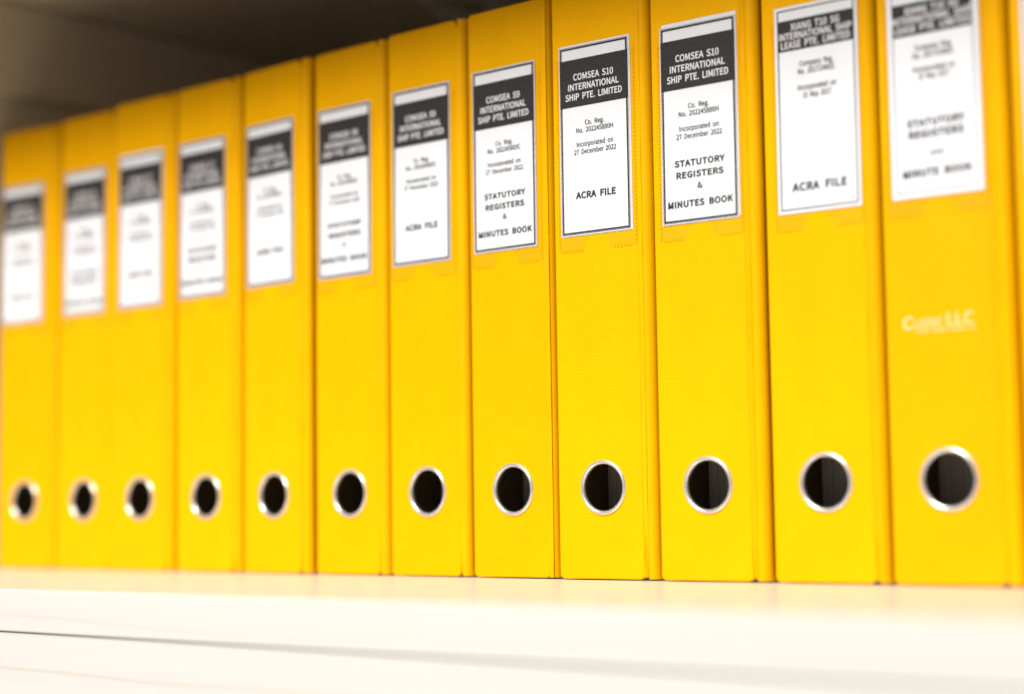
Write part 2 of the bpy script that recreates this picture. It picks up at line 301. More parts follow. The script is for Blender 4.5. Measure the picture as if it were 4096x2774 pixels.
    'o': '849;79,558 161,692 281,776 424,805 568,776 688,692 770,558 800,380 770,202 688,69 567,-14 424,-43 281,-14 161,69 79,202 48,380 606,492 565,577 503,629 424,648 346,629 284,577 244,492 229,380 244,267 284,183 346,131 424,113 503,131 565,183 606,267 621,380;2,4,3 1,4,2 1,5,4 0,20,1 20,19,1 19,5,1 19,18,5 18,6,5 0,21,20 17,6,18 0,22,21 16,6,17 15,22,0 16,7,6 15,23,22 31,7,16 30,7,31 15,24,23 14,24,15 30,8,7 29,8,30 14,25,24 13,25,14 29,9,8 28,9,29 13,26,25 27,9,28 13,27,26 13,9,27 12,9,13 12,10,9 11,10,12',
    'p': '868;255,785 267,696 241,696 290,733 353,769 420,795 493,804 632,775 736,689 798,559 818,392 790,210 712,73 599,-13 465,-42 406,-36 349,-18 293,12 279,22 282,-63 282,-345 105,-345 105,785 626,501 595,581 541,630 458,648 418,642 373,624 325,594 282,557 282,180 320,152 365,129 406,117 441,114 519,132 580,185 621,271 637,391;5,7,6 4,7,5 21,2,22 2,0,22 2,1,0 4,8,7 3,8,4 2,8,3 21,30,2 30,29,2 29,28,2 28,27,2 27,8,2 27,26,8 26,25,8 25,9,8 24,9,25 23,9,24 23,10,9 21,31,30 39,10,23 39,11,10 38,11,39 37,11,38 37,12,11 36,12,37 21,32,31 21,18,32 18,33,32 35,12,36 18,34,33 18,35,34 18,12,35 18,13,12 21,19,18 17,13,18 16,13,17 16,14,13 15,14,16 21,20,19',
    'r': '543;256,785 268,646 237,646 275,703 331,757 395,792 463,804 491,803 514,800 536,794 574,777 540,622 498,635 484,638 468,641 450,641 408,633 364,607 320,557 282,483 282,-24 105,-24 105,785;5,7,6 5,8,7 5,9,8 5,10,9 4,10,5 21,0,22 21,2,0 2,1,0 4,11,10 3,12,4 12,11,4 2,15,3 15,14,3 14,13,3 13,12,3 21,19,2 19,18,2 18,17,2 17,16,2 16,15,2 21,20,19',
    't': '528;127,633 14,633 14,776 136,783 150,999 303,999 303,785 510,785 510,633 303,633 303,232 308,175 324,139 351,118 398,110 415,111 435,115 455,121 500,139 537,-6 481,-24 444,-33 406,-40 366,-42 255,-23 179,36 139,125 127,234;3,5,4 3,6,5 3,7,6 3,8,7 2,8,3 1,8,2 0,8,1 27,9,0 9,8,0 27,10,9 26,10,27 26,11,10 26,12,11 26,13,12 17,19,18 25,13,26 16,19,17 25,14,13 15,19,16 14,19,15 25,19,14 24,19,25 24,20,19 23,20,24 23,21,20 23,22,21',
    'y': '730;60,-179 97,-191 110,-195 123,-198 134,-199 184,-188 224,-159 257,-112 284,-51 298,-3 -17,785 168,785 328,347 346,295 365,241 384,186 398,147 370,147 380,183 396,238 411,293 427,346 569,785 745,785 448,-73 401,-180 338,-269 252,-330 143,-352 114,-351 88,-347 64,-342 23,-328;9,11,10 9,12,11 21,23,22 21,24,23 9,13,12 20,24,21 9,14,13 19,24,20 9,18,14 18,15,14 18,15,19 15,16,19 16,24,19 9,17,18 9,16,17 9,24,16 8,24,9 7,24,8 7,25,24 6,25,7 5,25,6 32,1,0 5,26,25 4,26,5 32,2,1 32,3,2 32,4,3 32,26,4 32,27,26 31,27,32 31,28,27 30,28,31 29,28,30',
}
BOLD = {
    '.': '389;85,128 110,168 148,194 195,203 241,194 279,168 304,128 314,78 304,29 279,-10 241,-36 195,-45 148,-36 110,-10 85,29 76,78;2,4,3 1,4,2 1,5,4 1,6,5 0,6,1 0,7,6 15,7,0 14,7,15 14,8,7 13,8,14 13,9,8 12,9,13 12,10,9 12,11,10',
    '0': '777;67,755 134,929 244,1036 389,1072 534,1036 644,929 712,755 735,517 712,276 644,100 535,-9 389,-45 243,-9 134,100 67,276 44,517 545,705 508,830 454,897 389,917 325,897 271,830 233,705 219,517 233,327 271,200 325,133 389,113 454,133 508,200 545,327 559,517;2,4,3 1,4,2 1,5,4 1,19,5 19,18,5 18,6,5 0,20,1 20,19,1 0,21,20 17,6,18 0,22,21 16,6,17 16,7,6 15,22,0 15,23,22 31,7,16 31,8,7 14,23,15 14,24,23 30,8,31 29,8,30 14,25,24 13,25,14 29,9,8 13,26,25 28,9,29 13,27,26 27,9,28 13,9,27 12,9,13 12,10,9 12,11,10',
    '1': '777;327,132 327,847 143,847 143,975 227,993 280,1009 327,1028 376,1053 506,1053 506,132 712,132 712,-26 97,-26 97,132;6,8,7 6,9,8 5,1,6 1,9,6 4,1,5 3,1,4 2,1,3 0,9,1 12,0,13 12,9,0 12,10,9 12,11,10',
    '6': '777;84,754 173,935 303,1039 457,1071 538,1063 608,1039 668,1003 736,941 627,824 577,873 542,895 503,909 465,913 375,894 301,830 248,708 233,585 234,586 297,628 364,654 432,664 559,642 659,575 722,465 743,315 718,170 649,56 546,-18 421,-45 273,-10 155,93 79,261 52,490 478,123 524,163 557,228 569,315 559,402 529,464 481,502 410,516 368,510 321,490 272,453 229,404 249,278 290,183 348,128 422,109;2,4,3 2,5,4 2,6,5 1,6,2 1,7,6 1,12,7 12,11,7 11,10,7 10,9,7 9,8,7 0,13,1 13,12,1 0,14,13 0,15,14 32,15,0 32,16,15 19,21,20 18,21,19 18,22,21 17,22,18 16,22,17 32,22,16 32,40,22 40,23,22 32,41,40 39,23,40 32,42,41 38,23,39 31,43,32 43,42,32 38,24,23 37,24,38 31,44,43 31,45,44 36,24,37 35,24,36 35,25,24 31,46,45 30,46,31 34,25,35 30,47,46 34,26,25 33,26,34 30,48,47 48,26,33 30,26,48 29,26,30 29,27,26 28,27,29',
    '7': '777;43,891 43,1053 737,1053 737,942 588,716 502,503 456,271 435,-26 249,-26 276,272 329,507 416,722 521,891;0,2,1 0,3,2 0,12,3 12,4,3 11,4,12 10,4,11 10,5,4 9,5,10 9,6,5 8,6,9 8,7,6',
    '8': '777;56,359 102,445 166,513 226,553 226,533 181,570 133,628 100,699 87,782 111,898 176,990 274,1048 395,1068 522,1047 620,985 682,890 703,772 689,686 653,612 607,550 567,513 567,531 622,493 682,431 724,349 739,246 714,131 642,38 532,-23 392,-45 252,-23 140,39 65,134 38,254 531,827 502,876 456,908 393,920 338,910 295,883 267,839 256,782 273,714 317,662 387,618 456,588 487,621 517,668 535,715 541,764 545,327 493,384 412,431 323,469 281,435 240,385 214,329 204,267 218,202 257,150 317,116 394,103 466,115 519,145 553,191 564,250;11,13,12 10,13,11 10,14,13 9,14,10 9,37,14 37,15,14 9,38,37 36,15,37 9,39,38 35,15,36 8,39,9 35,16,15 8,40,39 34,16,35 8,41,40 49,16,34 8,42,41 7,42,8 49,17,16 48,17,49 47,17,48 7,43,42 6,43,7 47,18,17 46,18,47 6,44,43 5,44,6 45,18,46 5,45,44 45,19,18 5,19,45 4,3,5 3,19,5 2,19,3 2,21,19 21,20,19 2,22,21 1,53,2 53,22,2 53,23,22 1,54,53 52,23,53 0,54,1 0,55,54 51,23,52 51,24,23 0,56,55 50,24,51 33,56,0 50,25,24 33,57,56 65,25,50 33,58,57 32,58,33 64,25,65 64,26,25 32,59,58 63,26,64 32,60,59 62,26,63 31,60,32 62,27,26 31,61,60 61,27,62 31,27,61 30,27,31 30,28,27 30,29,28',
    '9': '777;149,204 203,155 241,133 281,119 323,115 407,134 477,197 530,320 546,442 546,442 484,400 415,373 344,363 218,385 119,453 57,563 35,712 60,857 129,971 232,1045 356,1071 505,1039 624,940 701,779 728,557 696,285 609,97 480,-11 331,-45 246,-36 174,-12 113,24 45,85 300,905 253,865 221,800 208,711 219,626 249,563 297,525 366,511 411,517 459,539 509,578 552,629 532,754 491,847 432,901 357,919;19,21,20 18,21,19 18,22,21 17,48,18 48,22,18 48,47,22 47,23,22 17,33,48 17,34,33 46,23,47 17,35,34 16,35,17 45,23,46 16,36,35 45,24,23 44,24,45 15,36,16 15,37,36 43,24,44 15,38,37 42,24,43 14,38,15 14,39,38 42,25,24 41,9,42 9,25,42 14,40,39 40,9,41 14,9,40 13,9,14 13,10,9 8,25,9 7,25,8 13,11,10 12,11,13 6,25,7 6,26,25 32,1,0 5,26,6 32,2,1 4,26,5 32,3,2 32,4,3 32,26,4 32,27,26 31,27,32 30,27,31 30,28,27 29,28,30',
    'A': '852;516,1053 882,-26 690,-26 592,288 254,288 155,-26 -31,-26 334,1053 505,566 477,653 451,739 426,826 406,896 440,896 421,826 396,739 370,653 343,566 303,442 543,442;6,12,7 12,0,7 12,13,0 13,1,0 6,14,12 14,11,12 14,11,13 11,1,13 10,1,11 6,15,14 9,1,10 6,16,15 8,1,9 6,17,16 19,1,8 6,18,17 6,4,18 4,19,18 4,3,19 3,1,19 6,5,4 2,1,3',
    'C': '894;91,745 191,921 345,1033 535,1071 631,1060 713,1030 782,987 854,921 751,797 689,853 644,881 594,899 539,905 417,879 324,803 263,682 241,517 262,349 321,225 413,149 535,122 597,129 653,149 704,183 774,249 879,127 794,46 716,-3 628,-34 527,-44 339,-6 189,105 90,280 55,513;2,4,3 2,5,4 1,5,2 1,6,5 1,7,6 1,12,7 12,11,7 11,10,7 10,9,7 9,8,7 0,13,1 13,12,1 0,14,13 0,15,14 33,15,0 33,16,15 33,17,16 32,17,33 32,18,17 31,18,32 23,25,24 31,19,18 22,25,23 21,25,22 31,20,19 20,25,21 20,26,25 31,26,20 30,26,31 30,27,26 30,28,27 29,28,30',
    'D': '964;400,1053 616,1018 777,913 875,743 907,517 875,290 778,118 618,10 406,-26 115,-26 115,1053 535,159 638,232 700,351 722,517 700,682 638,799 535,870 384,896 296,896 296,132 384,132;9,19,10 19,0,10 19,1,0 19,2,1 19,18,2 18,17,2 17,3,2 9,20,19 16,3,17 15,3,16 15,4,3 14,4,15 14,5,4 13,5,14 12,5,13 12,6,5 11,6,12 21,6,11 9,21,20 9,6,21 9,7,6 9,8,7',
    'E': '825;758,1053 758,891 296,891 296,621 686,621 686,459 296,459 296,137 774,137 774,-26 115,-26 115,1053;10,2,11 2,0,11 2,1,0 10,3,2 10,6,3 6,4,3 6,5,4 10,7,6 10,8,7 10,9,8',
    'G': '965;92,745 195,921 353,1033 551,1071 656,1059 742,1028 812,985 883,921 780,797 720,851 674,879 621,898 557,905 426,878 328,803 264,682 241,517 262,349 324,226 422,149 559,121 607,125 654,136 694,153 716,169 716,398 498,398 498,558 887,558 887,89 818,31 739,-9 648,-35 544,-44 348,-7 192,104 91,280 55,513;2,4,3 2,5,4 1,5,2 1,6,5 1,7,6 1,12,7 12,11,7 11,10,7 10,9,7 9,8,7 0,13,1 13,12,1 0,14,13 0,15,14 37,15,0 37,16,15 26,28,27 26,25,28 25,29,28 37,17,16 36,17,37 24,29,25 36,18,17 35,18,36 35,19,18 23,29,24 22,29,23 35,20,19 21,29,22 20,29,21 35,29,20 34,29,35 34,30,29 34,31,30 33,31,34 33,32,31',
    'H': '1020;296,1053 296,623 723,623 723,1053 906,1053 906,-26 723,-26 723,459 296,459 296,-26 115,-26 115,1053;10,0,11 10,1,0 2,4,3 2,5,4 10,8,1 8,2,1 8,7,2 7,5,2 10,9,8 6,5,7',
    'I': '410;296,1053 296,-26 115,-26 115,1053;2,0,3 2,1,0',
    'L': '761;296,1053 296,137 746,137 746,-26 115,-26 115,1053;4,0,5 4,1,0 4,2,1 4,3,2',
    'M': '1137;315,1053 517,486 537,433 555,379 573,325 586,289 554,289 567,325 585,379 602,433 620,486 822,1053 1022,1053 1022,-26 849,-26 849,569 851,641 855,721 861,800 864,845 905,845 828,628 629,78 506,78 305,628 228,845 269,845 273,800 278,721 282,641 284,569 284,-26 115,-26 115,1053;32,25,33 25,0,33 25,26,0 26,1,0 10,19,11 19,12,11 19,20,12 20,13,12 32,29,25 29,24,25 27,1,26 10,18,19 21,16,20 16,13,20 28,1,27 10,17,18 10,21,17 21,16,17 29,24,28 24,1,28 15,13,16 32,30,29 10,22,21 23,1,24 14,13,15 32,31,30 23,2,1 9,22,10 23,3,2 8,22,9 23,6,3 6,7,3 7,4,3 7,4,8 4,5,8 5,22,8 23,5,6 23,22,5',
    'N': '1013;288,1053 671,392 775,194 738,194 734,245 728,327 724,411 722,493 722,1053 897,1053 897,-26 723,-26 341,636 238,834 276,834 279,783 284,703 288,621 289,539 289,-26 115,-26 115,1053;20,13,21 13,0,21 13,14,0 14,1,0 7,9,8 7,10,9 20,16,13 16,12,13 15,1,14 16,1,15 20,17,16 12,1,16 11,1,12 20,18,17 20,19,18 6,10,7 5,10,6 11,4,1 4,2,1 4,2,5 2,10,5 11,3,4 11,2,3 11,10,2',
    'O': '1039;88,747 184,922 331,1033 520,1071 708,1033 856,922 951,747 984,517 951,286 856,109 708,-5 520,-45 331,-5 183,109 88,286 55,517 778,682 720,804 633,879 520,905 406,879 319,804 261,682 240,517 261,350 319,226 406,149 520,122 633,149 720,226 778,350 799,517;2,4,3 1,4,2 1,5,4 0,20,1 20,19,1 19,5,1 19,18,5 18,6,5 17,6,18 0,21,20 16,6,17 0,22,21 15,22,0 16,7,6 15,23,22 31,7,16 14,23,15 31,8,7 14,24,23 30,8,31 29,8,30 14,25,24 13,25,14 29,9,8 28,9,29 13,26,25 27,9,28 13,27,26 13,9,27 13,10,9 12,10,13 12,11,10',
    'P': '887;435,1053 598,1037 728,982 814,879 844,726 815,573 730,465 601,403 441,383 296,383 296,-26 115,-26 115,1053 534,552 607,585 648,641 663,725 648,808 605,858 530,886 416,896 296,896 296,540 422,540;11,21,12 21,0,12 21,1,0 21,2,1 21,20,2 20,3,2 11,22,21 19,3,20 18,3,19 18,4,3 17,4,18 16,4,17 16,5,4 15,5,16 14,5,15 13,5,14 13,6,5 23,6,13 11,9,22 9,23,22 9,6,23 9,7,6 9,8,7 11,10,9',
    'R': '889;542,577 611,610 651,662 665,739 651,813 612,859 543,886 441,896 296,896 296,565 441,565 296,410 296,-26 115,-26 115,1053 464,1053 613,1037 736,984 818,886 847,740 829,622 778,530 698,464 627,436 895,-26 689,-26 440,410;13,8,14 8,15,14 8,16,15 8,17,16 8,7,17 7,18,17 13,9,8 6,18,7 5,18,6 5,19,18 4,19,5 3,19,4 3,20,19 2,20,3 1,20,2 1,21,20 0,21,1 10,21,0 13,11,9 11,10,9 11,21,10 11,22,21 11,23,22 11,26,23 26,24,23 13,12,11 25,24,26',
    'S': '835;142,260 219,191 284,154 354,130 427,121 510,132 569,162 604,205 616,262 605,318 575,358 526,391 460,422 312,486 237,525 164,583 110,664 88,773 115,894 190,989 301,1050 438,1071 532,1061 618,1034 694,991 776,922 676,800 608,854 557,882 501,899 439,905 367,896 315,870 284,833 273,783 286,730 319,692 369,661 428,634 574,571 661,526 733,465 783,382 801,272 774,148 698,47 579,-20 426,-44 315,-33 215,-1 125,49 31,130;20,22,21 20,23,22 19,23,20 19,24,23 19,25,24 18,25,19 18,30,25 30,29,25 29,28,25 28,27,25 27,26,25 18,31,30 18,32,31 17,32,18 17,33,32 17,34,33 17,35,34 16,35,17 16,36,35 16,37,36 15,37,16 15,38,37 15,39,38 14,39,15 14,40,39 14,41,40 13,41,14 12,41,13 12,42,41 11,42,12 10,42,11 10,43,42 9,43,10 8,43,9 8,44,43 7,44,8 51,1,0 6,44,7 51,2,1 5,44,6 51,3,2 5,45,44 4,45,5 50,3,51 50,4,3 50,45,4 49,45,50 49,46,45 48,46,49 48,47,46',
    'T': '839;17,891 17,1053 822,1053 822,891 511,891 511,-26 328,-26 328,891;0,2,1 0,3,2 7,3,0 6,4,7 4,3,7 6,5,4',
    'X': '803;-1,1053 202,1053 349,777 368,742 387,706 407,668 423,639 397,639 409,667 427,705 445,741 463,777 608,1053 803,1053 509,524 825,-26 622,-26 462,265 441,304 420,344 398,386 381,418 407,418 393,387 372,345 351,305 331,265 177,-26 -21,-26 294,531;29,1,0 29,2,1 11,13,12 11,14,13 29,3,2 10,14,11 29,4,3 9,14,10 29,5,4 8,14,9 29,7,5 7,6,5 7,14,8 29,14,7 28,21,29 21,14,29 21,22,14 22,15,14 28,23,21 23,20,21 23,20,22 20,15,22 28,24,23 19,15,20 28,25,24 18,15,19 28,26,25 17,15,18 28,27,26 16,15,17',
}
HEAVY = {
    '&': '952;39,371 88,457 157,528 216,573 197,615 175,679 161,742 156,805 175,910 229,997 313,1055 421,1075 518,1059 592,1010 638,936 654,842 631,739 574,652 496,580 433,533 471,479 534,405 601,336 647,296 672,332 709,402 741,479 775,583 958,583 911,443 869,346 819,254 779,194 803,178 850,151 895,131 966,107 915,-56 828,-29 767,-2 705,33 660,63 612,26 538,-14 455,-39 362,-48 225,-26 116,39 45,140 20,266 275,408 238,364 214,320 206,273 219,207 254,158 308,126 379,114 424,119 468,134 512,158 528,169 479,215 406,292 339,373 300,429 485,875 473,902 453,918 423,924 383,916 353,892 333,855 326,804 329,766 337,725 352,681 357,669 393,695 445,742 477,789 489,842;10,12,11 10,13,12 9,13,10 9,14,13 8,69,9 69,14,9 69,68,14 68,15,14 8,70,69 67,15,68 8,71,70 7,71,8 66,15,67 7,72,71 81,15,66 7,73,72 81,16,15 80,16,81 6,73,7 6,74,73 79,16,80 6,75,74 5,75,6 78,16,79 78,17,16 5,76,75 77,17,78 5,77,76 4,77,5 4,17,77 4,18,17 3,18,4 26,28,27 26,29,28 3,19,18 2,19,3 2,20,19 1,20,2 1,21,20 25,29,26 0,65,1 65,21,1 25,30,29 0,50,65 64,21,65 0,51,50 64,22,21 24,30,25 63,22,64 49,51,0 49,52,51 24,31,30 63,23,22 23,31,24 49,53,52 63,31,23 62,31,63 49,54,53 48,54,49 62,32,31 61,32,62 48,55,54 61,33,32 61,34,33 60,34,61 48,56,55 59,34,60 59,35,34 47,56,48 58,35,59 58,36,35 47,57,56 57,36,58 47,36,57 47,41,36 41,37,36 47,42,41 40,37,41 46,42,47 39,37,40 46,43,42 38,37,39 46,44,43 45,44,46',
    'A': '852;546,1095 941,-68 659,-68 561,246 285,246 186,-68 -89,-68 304,1095 465,554 437,641 411,728 385,815 374,854 472,854 461,814 436,727 410,641 383,554 361,484 486,484;6,12,7 12,0,7 12,13,0 13,1,0 6,11,12 14,1,13 6,10,11 15,1,14 6,16,10 16,9,10 16,9,15 9,1,15 8,1,9 6,17,16 19,1,8 6,18,17 6,19,18 6,4,19 4,3,19 3,1,19 6,5,4 2,1,3',
    'B': '920;449,1095 604,1080 739,1027 835,924 867,779 855,684 817,600 755,532 716,512 716,595 765,578 850,513 907,419 926,299 891,138 791,19 644,-48 472,-68 73,-68 73,1095 519,669 571,692 594,719 602,759 593,804 570,829 519,849 426,856 338,856 338,659 420,659 551,182 615,209 648,247 660,305 649,355 618,388 554,412 446,422 338,422 338,172 446,172;18,28,19 28,0,19 28,1,0 28,2,1 28,3,2 28,27,3 27,26,3 26,4,3 18,29,28 25,4,26 24,4,25 23,4,24 23,5,4 22,5,23 21,5,22 20,5,21 20,6,5 30,6,20 18,30,29 18,39,30 39,9,30 9,6,30 9,10,6 10,7,6 39,8,9 7,11,10 8,11,7 8,12,11 39,38,8 38,12,8 18,40,39 37,12,38 37,13,12 36,13,37 35,13,36 34,13,35 33,13,34 33,14,13 32,14,33 31,14,32 41,14,31 18,41,40 18,14,41 18,15,14 18,16,15 18,17,16',
    'C': '894;50,759 159,950 327,1072 534,1114 640,1101 732,1068 808,1021 911,925 755,737 663,820 626,843 585,858 541,863 436,840 358,776 304,669 283,517 303,361 355,252 432,187 537,164 587,170 634,187 678,216 776,310 937,125 821,12 735,-42 637,-75 525,-87 322,-46 156,76 50,267 12,513;2,4,3 2,5,4 1,5,2 1,6,5 1,7,6 0,12,1 12,7,1 12,11,7 11,10,7 10,9,7 9,8,7 0,13,12 0,14,13 0,15,14 33,15,0 33,16,15 33,17,16 32,17,33 32,18,17 23,25,24 31,18,32 31,19,18 22,25,23 31,20,19 21,25,22 20,25,21 31,25,20 31,26,25 30,26,31 30,27,26 30,28,27 29,28,30',
    'E': '825;800,1095 800,849 338,849 338,663 728,663 728,417 338,417 338,179 816,179 816,-68 73,-68 73,1095;10,2,11 2,0,11 2,1,0 10,3,2 10,6,3 6,4,3 6,5,4 10,7,6 10,8,7 10,9,8',
    'F': '773;800,1095 800,849 338,849 338,638 730,638 730,393 338,393 338,-68 73,-68 73,1095;8,2,9 2,0,9 2,1,0 8,3,2 8,6,3 6,4,3 6,5,4 8,7,6',
    'G': '965;51,759 163,950 336,1072 549,1114 665,1100 761,1067 837,1019 942,926 785,737 694,818 656,841 611,857 559,863 444,839 361,775 304,668 283,516 303,362 357,253 440,188 562,164 601,167 641,176 673,190 674,191 674,356 456,356 456,600 929,600 929,69 841,-4 755,-48 655,-76 541,-87 331,-46 160,75 50,266 12,513;2,4,3 2,5,4 1,5,2 1,6,5 1,7,6 0,12,1 12,7,1 12,11,7 11,10,7 10,9,7 9,8,7 0,13,12 0,14,13 0,15,14 37,15,0 37,16,15 26,28,27 26,25,28 25,29,28 37,17,16 36,17,37 36,18,17 24,29,25 35,18,36 35,19,18 23,29,24 22,29,23 35,20,19 21,29,22 20,29,21 35,29,20 34,29,35 34,30,29 34,31,30 33,31,34 33,32,31',
    'I': '410;338,1095 338,-68 73,-68 73,1095;2,0,3 2,1,0',
    'K': '905;338,1095 338,579 241,579 671,1095 995,1095 611,630 1017,-68 716,-68 436,417 338,300 338,-68 73,-68 73,1095;11,0,12 11,2,0 2,1,0 2,4,3 2,5,4 2,8,5 8,6,5 11,9,2 9,8,2 7,6,8 11,10,9',
    'L': '761;338,1095 338,179 788,179 788,-68 73,-68 73,1095;4,0,5 4,1,0 4,2,1 4,3,2',
    'M': '1137;345,1095 557,501 576,447 595,393 613,339 616,331 525,331 528,339 545,392 562,446 580,500 792,1095 1064,1095 1064,-68 807,-68 807,569 809,643 813,723 819,803 819,803 935,803 868,614 658,36 476,36 265,614 198,803 315,803 315,804 320,723 324,643 326,569 326,-68 73,-68 73,1095;32,25,33 25,0,33 25,27,0 27,1,0 10,18,11 18,12,11 18,20,12 20,13,12 25,28,27 26,1,27 10,19,18 17,20,18 32,24,25 28,26,25 28,1,26 10,17,19 17,20,19 21,13,20 10,16,17 29,1,28 10,15,16 30,1,29 22,13,21 32,23,24 10,14,15 31,1,30 31,9,1 9,2,1 9,2,10 2,14,10 3,14,2 31,8,9 4,14,3 31,7,8 31,6,7 5,14,4 31,5,6 31,23,5 23,22,5 22,14,5 32,31,23 14,13,22',
    'N': '1013;312,1095 708,412 800,236 692,236 692,242 686,325 682,409 680,492 680,1095 939,1095 939,-68 699,-68 305,616 212,792 320,792 321,785 326,705 330,623 331,540 331,-68 73,-68 73,1095;20,13,21 13,0,21 13,14,0 14,1,0 7,9,8 7,2,9 2,10,9 20,12,13 15,1,14 16,1,15 17,1,16 18,1,17 20,18,12 18,11,12 20,19,18 11,6,18 6,1,18 6,2,7 6,2,1 11,5,6 11,4,5 11,3,4 11,2,3 11,10,2',
    'O': '1039;48,760 151,950 314,1072 520,1114 725,1072 888,950 991,760 1027,517 991,273 888,81 726,-44 520,-88 313,-44 151,81 48,273 13,517 737,670 686,778 614,840 520,862 425,840 353,778 302,670 283,517 302,362 353,251 426,187 520,165 613,187 686,251 737,362 756,517;2,4,3 1,4,2 1,5,4 0,5,1 0,19,5 19,6,5 0,20,19 18,6,19 17,6,18 0,21,20 16,6,17 0,22,21 15,22,0 16,7,6 15,23,22 31,7,16 14,23,15 31,8,7 14,24,23 30,8,31 29,8,30 14,25,24 13,25,14 29,9,8 28,9,29 13,26,25 27,9,28 13,27,26 13,9,27 13,10,9 12,10,13 12,11,10',
    'R': '889;530,618 584,643 612,680 623,739 612,794 587,824 534,845 440,854 338,854 338,607 439,607 338,368 338,-68 73,-68 73,1095 466,1095 624,1078 761,1019 857,904 890,741 869,609 810,502 719,427 688,415 968,-68 665,-68 416,368;13,8,14 8,15,14 8,16,15 8,17,16 8,18,17 8,7,18 7,6,18 6,19,18 13,9,8 5,19,6 4,19,5 3,19,4 3,20,19 2,20,3 1,20,2 0,20,1 10,20,0 10,21,20 13,10,9 13,11,10 11,21,10 11,22,21 11,23,22 11,26,23 26,24,23 13,12,11 25,24,26',
    'S': '835;137,319 244,226 302,192 363,171 427,164 498,173 542,195 565,224 573,263 566,301 546,327 506,354 443,383 294,448 214,490 133,554 70,648 45,774 76,912 162,1021 287,1090 437,1113 541,1102 635,1072 718,1026 834,927 683,741 585,819 541,843 493,858 440,863 379,855 342,837 323,814 316,783 324,750 347,724 389,698 445,673 592,609 684,561 766,493 823,397 844,271 814,130 726,14 593,-61 428,-87 307,-75 198,-40 101,14 -29,126;20,22,21 20,23,22 19,23,20 19,24,23 19,25,24 18,25,19 18,29,25 29,28,25 28,27,25 27,26,25 17,31,18 31,30,18 30,29,18 17,32,31 17,33,32 17,34,33 17,35,34 16,35,17 16,36,35 16,37,36 16,38,37 16,39,38 15,39,16 15,40,39 15,41,40 14,41,15 14,42,41 13,42,14 12,42,13 12,43,42 11,43,12 10,43,11 9,43,10 51,1,0 8,43,9 8,44,43 7,44,8 51,2,1 6,44,7 5,44,6 51,3,2 4,44,5 51,4,3 51,44,4 51,45,44 50,45,51 49,45,50 49,46,45 48,46,49 48,47,46',
    'T': '839;-25,849 -25,1095 864,1095 864,849 553,849 553,-68 286,-68 286,849;0,2,1 0,3,2 7,3,0 6,4,7 4,3,7 6,5,4',
    'U': '1010;69,1095 334,1095 334,424 351,285 388,211 438,176 506,164 575,176 626,211 664,286 681,424 681,1095 942,1095 942,418 911,193 819,31 676,-61 506,-87 335,-61 192,31 100,193 69,418;21,1,0 21,2,1 10,12,11 10,13,12 9,13,10 21,3,2 20,3,21 9,14,13 8,14,9 20,4,3 7,14,8 20,5,4 19,5,20 7,15,14 6,15,7 19,6,5 19,15,6 18,15,19 18,16,15 18,17,16',
    'Y': '744;-110,1095 179,1095 331,765 356,708 380,652 405,596 413,579 332,579 341,597 367,653 392,708 417,764 567,1095 854,1095 504,382 504,-68 239,-68 239,382;17,1,0 17,2,1 11,13,12 11,14,13 17,3,2 10,14,11 9,4,10 4,14,10 17,9,3 9,4,3 17,8,9 5,6,4 6,14,4 17,7,8 17,6,7 17,14,6 16,14,17 16,15,14',
}
CAPS = {'r': 1.045, 'b': 1.06, 'h': 1.09}


def glyphs(src):
    out = {}
    for k, v in src.items():
        adv, pts, tri = v.split(';')
        out[k] = (int(adv) / 1000, [tuple(int(q) / 1000 for q in p.split(',')) for p in pts.split()],
                  [tuple(int(q) for q in p.split(',')) for p in tri.split()])
    return out


REGULAR, BOLD, HEAVY = glyphs(REGULAR), glyphs(BOLD), glyphs(HEAVY)


def text_bm(bm, body, cx, cz, cap, width, y, weight='r', spacing=0.):
    """flat lettering, centred on (cx, cz), cap height and total width in metres"""
    G = {'r': REGULAR, 'b': BOLD, 'h': HEAVY}[weight]
    sz = cap / CAPS[weight]
    pen, placed = 0., []
    for ch in body:
        if ch == ' ':
            pen += .62 + spacing
            continue
        placed.append((pen, G[ch]))
        pen += G[ch][0] + spacing
    xs = [p + q[0] for p, g in placed for q in g[1]]
    x0, x1 = min(xs), max(xs)
    sx = width / (x1 - x0)
    base = cz - cap / 2
    for p, g in placed:
        vs = [bm.verts.new((cx + (p + q[0] - (x0 + x1) / 2) * sx, y, base + q[1] * sz)) for q in g[1]]
        for t in g[2]:
            try:
                bm.faces.new([vs[i] for i in t])
            except ValueError:
                pass


# ------------------------------------------------------------------ binder parts
H = .318
SW = .0535            # spine width
RC = (.0288, .0482)   # finger hole centre
RH = .0128            # hole radius in the board


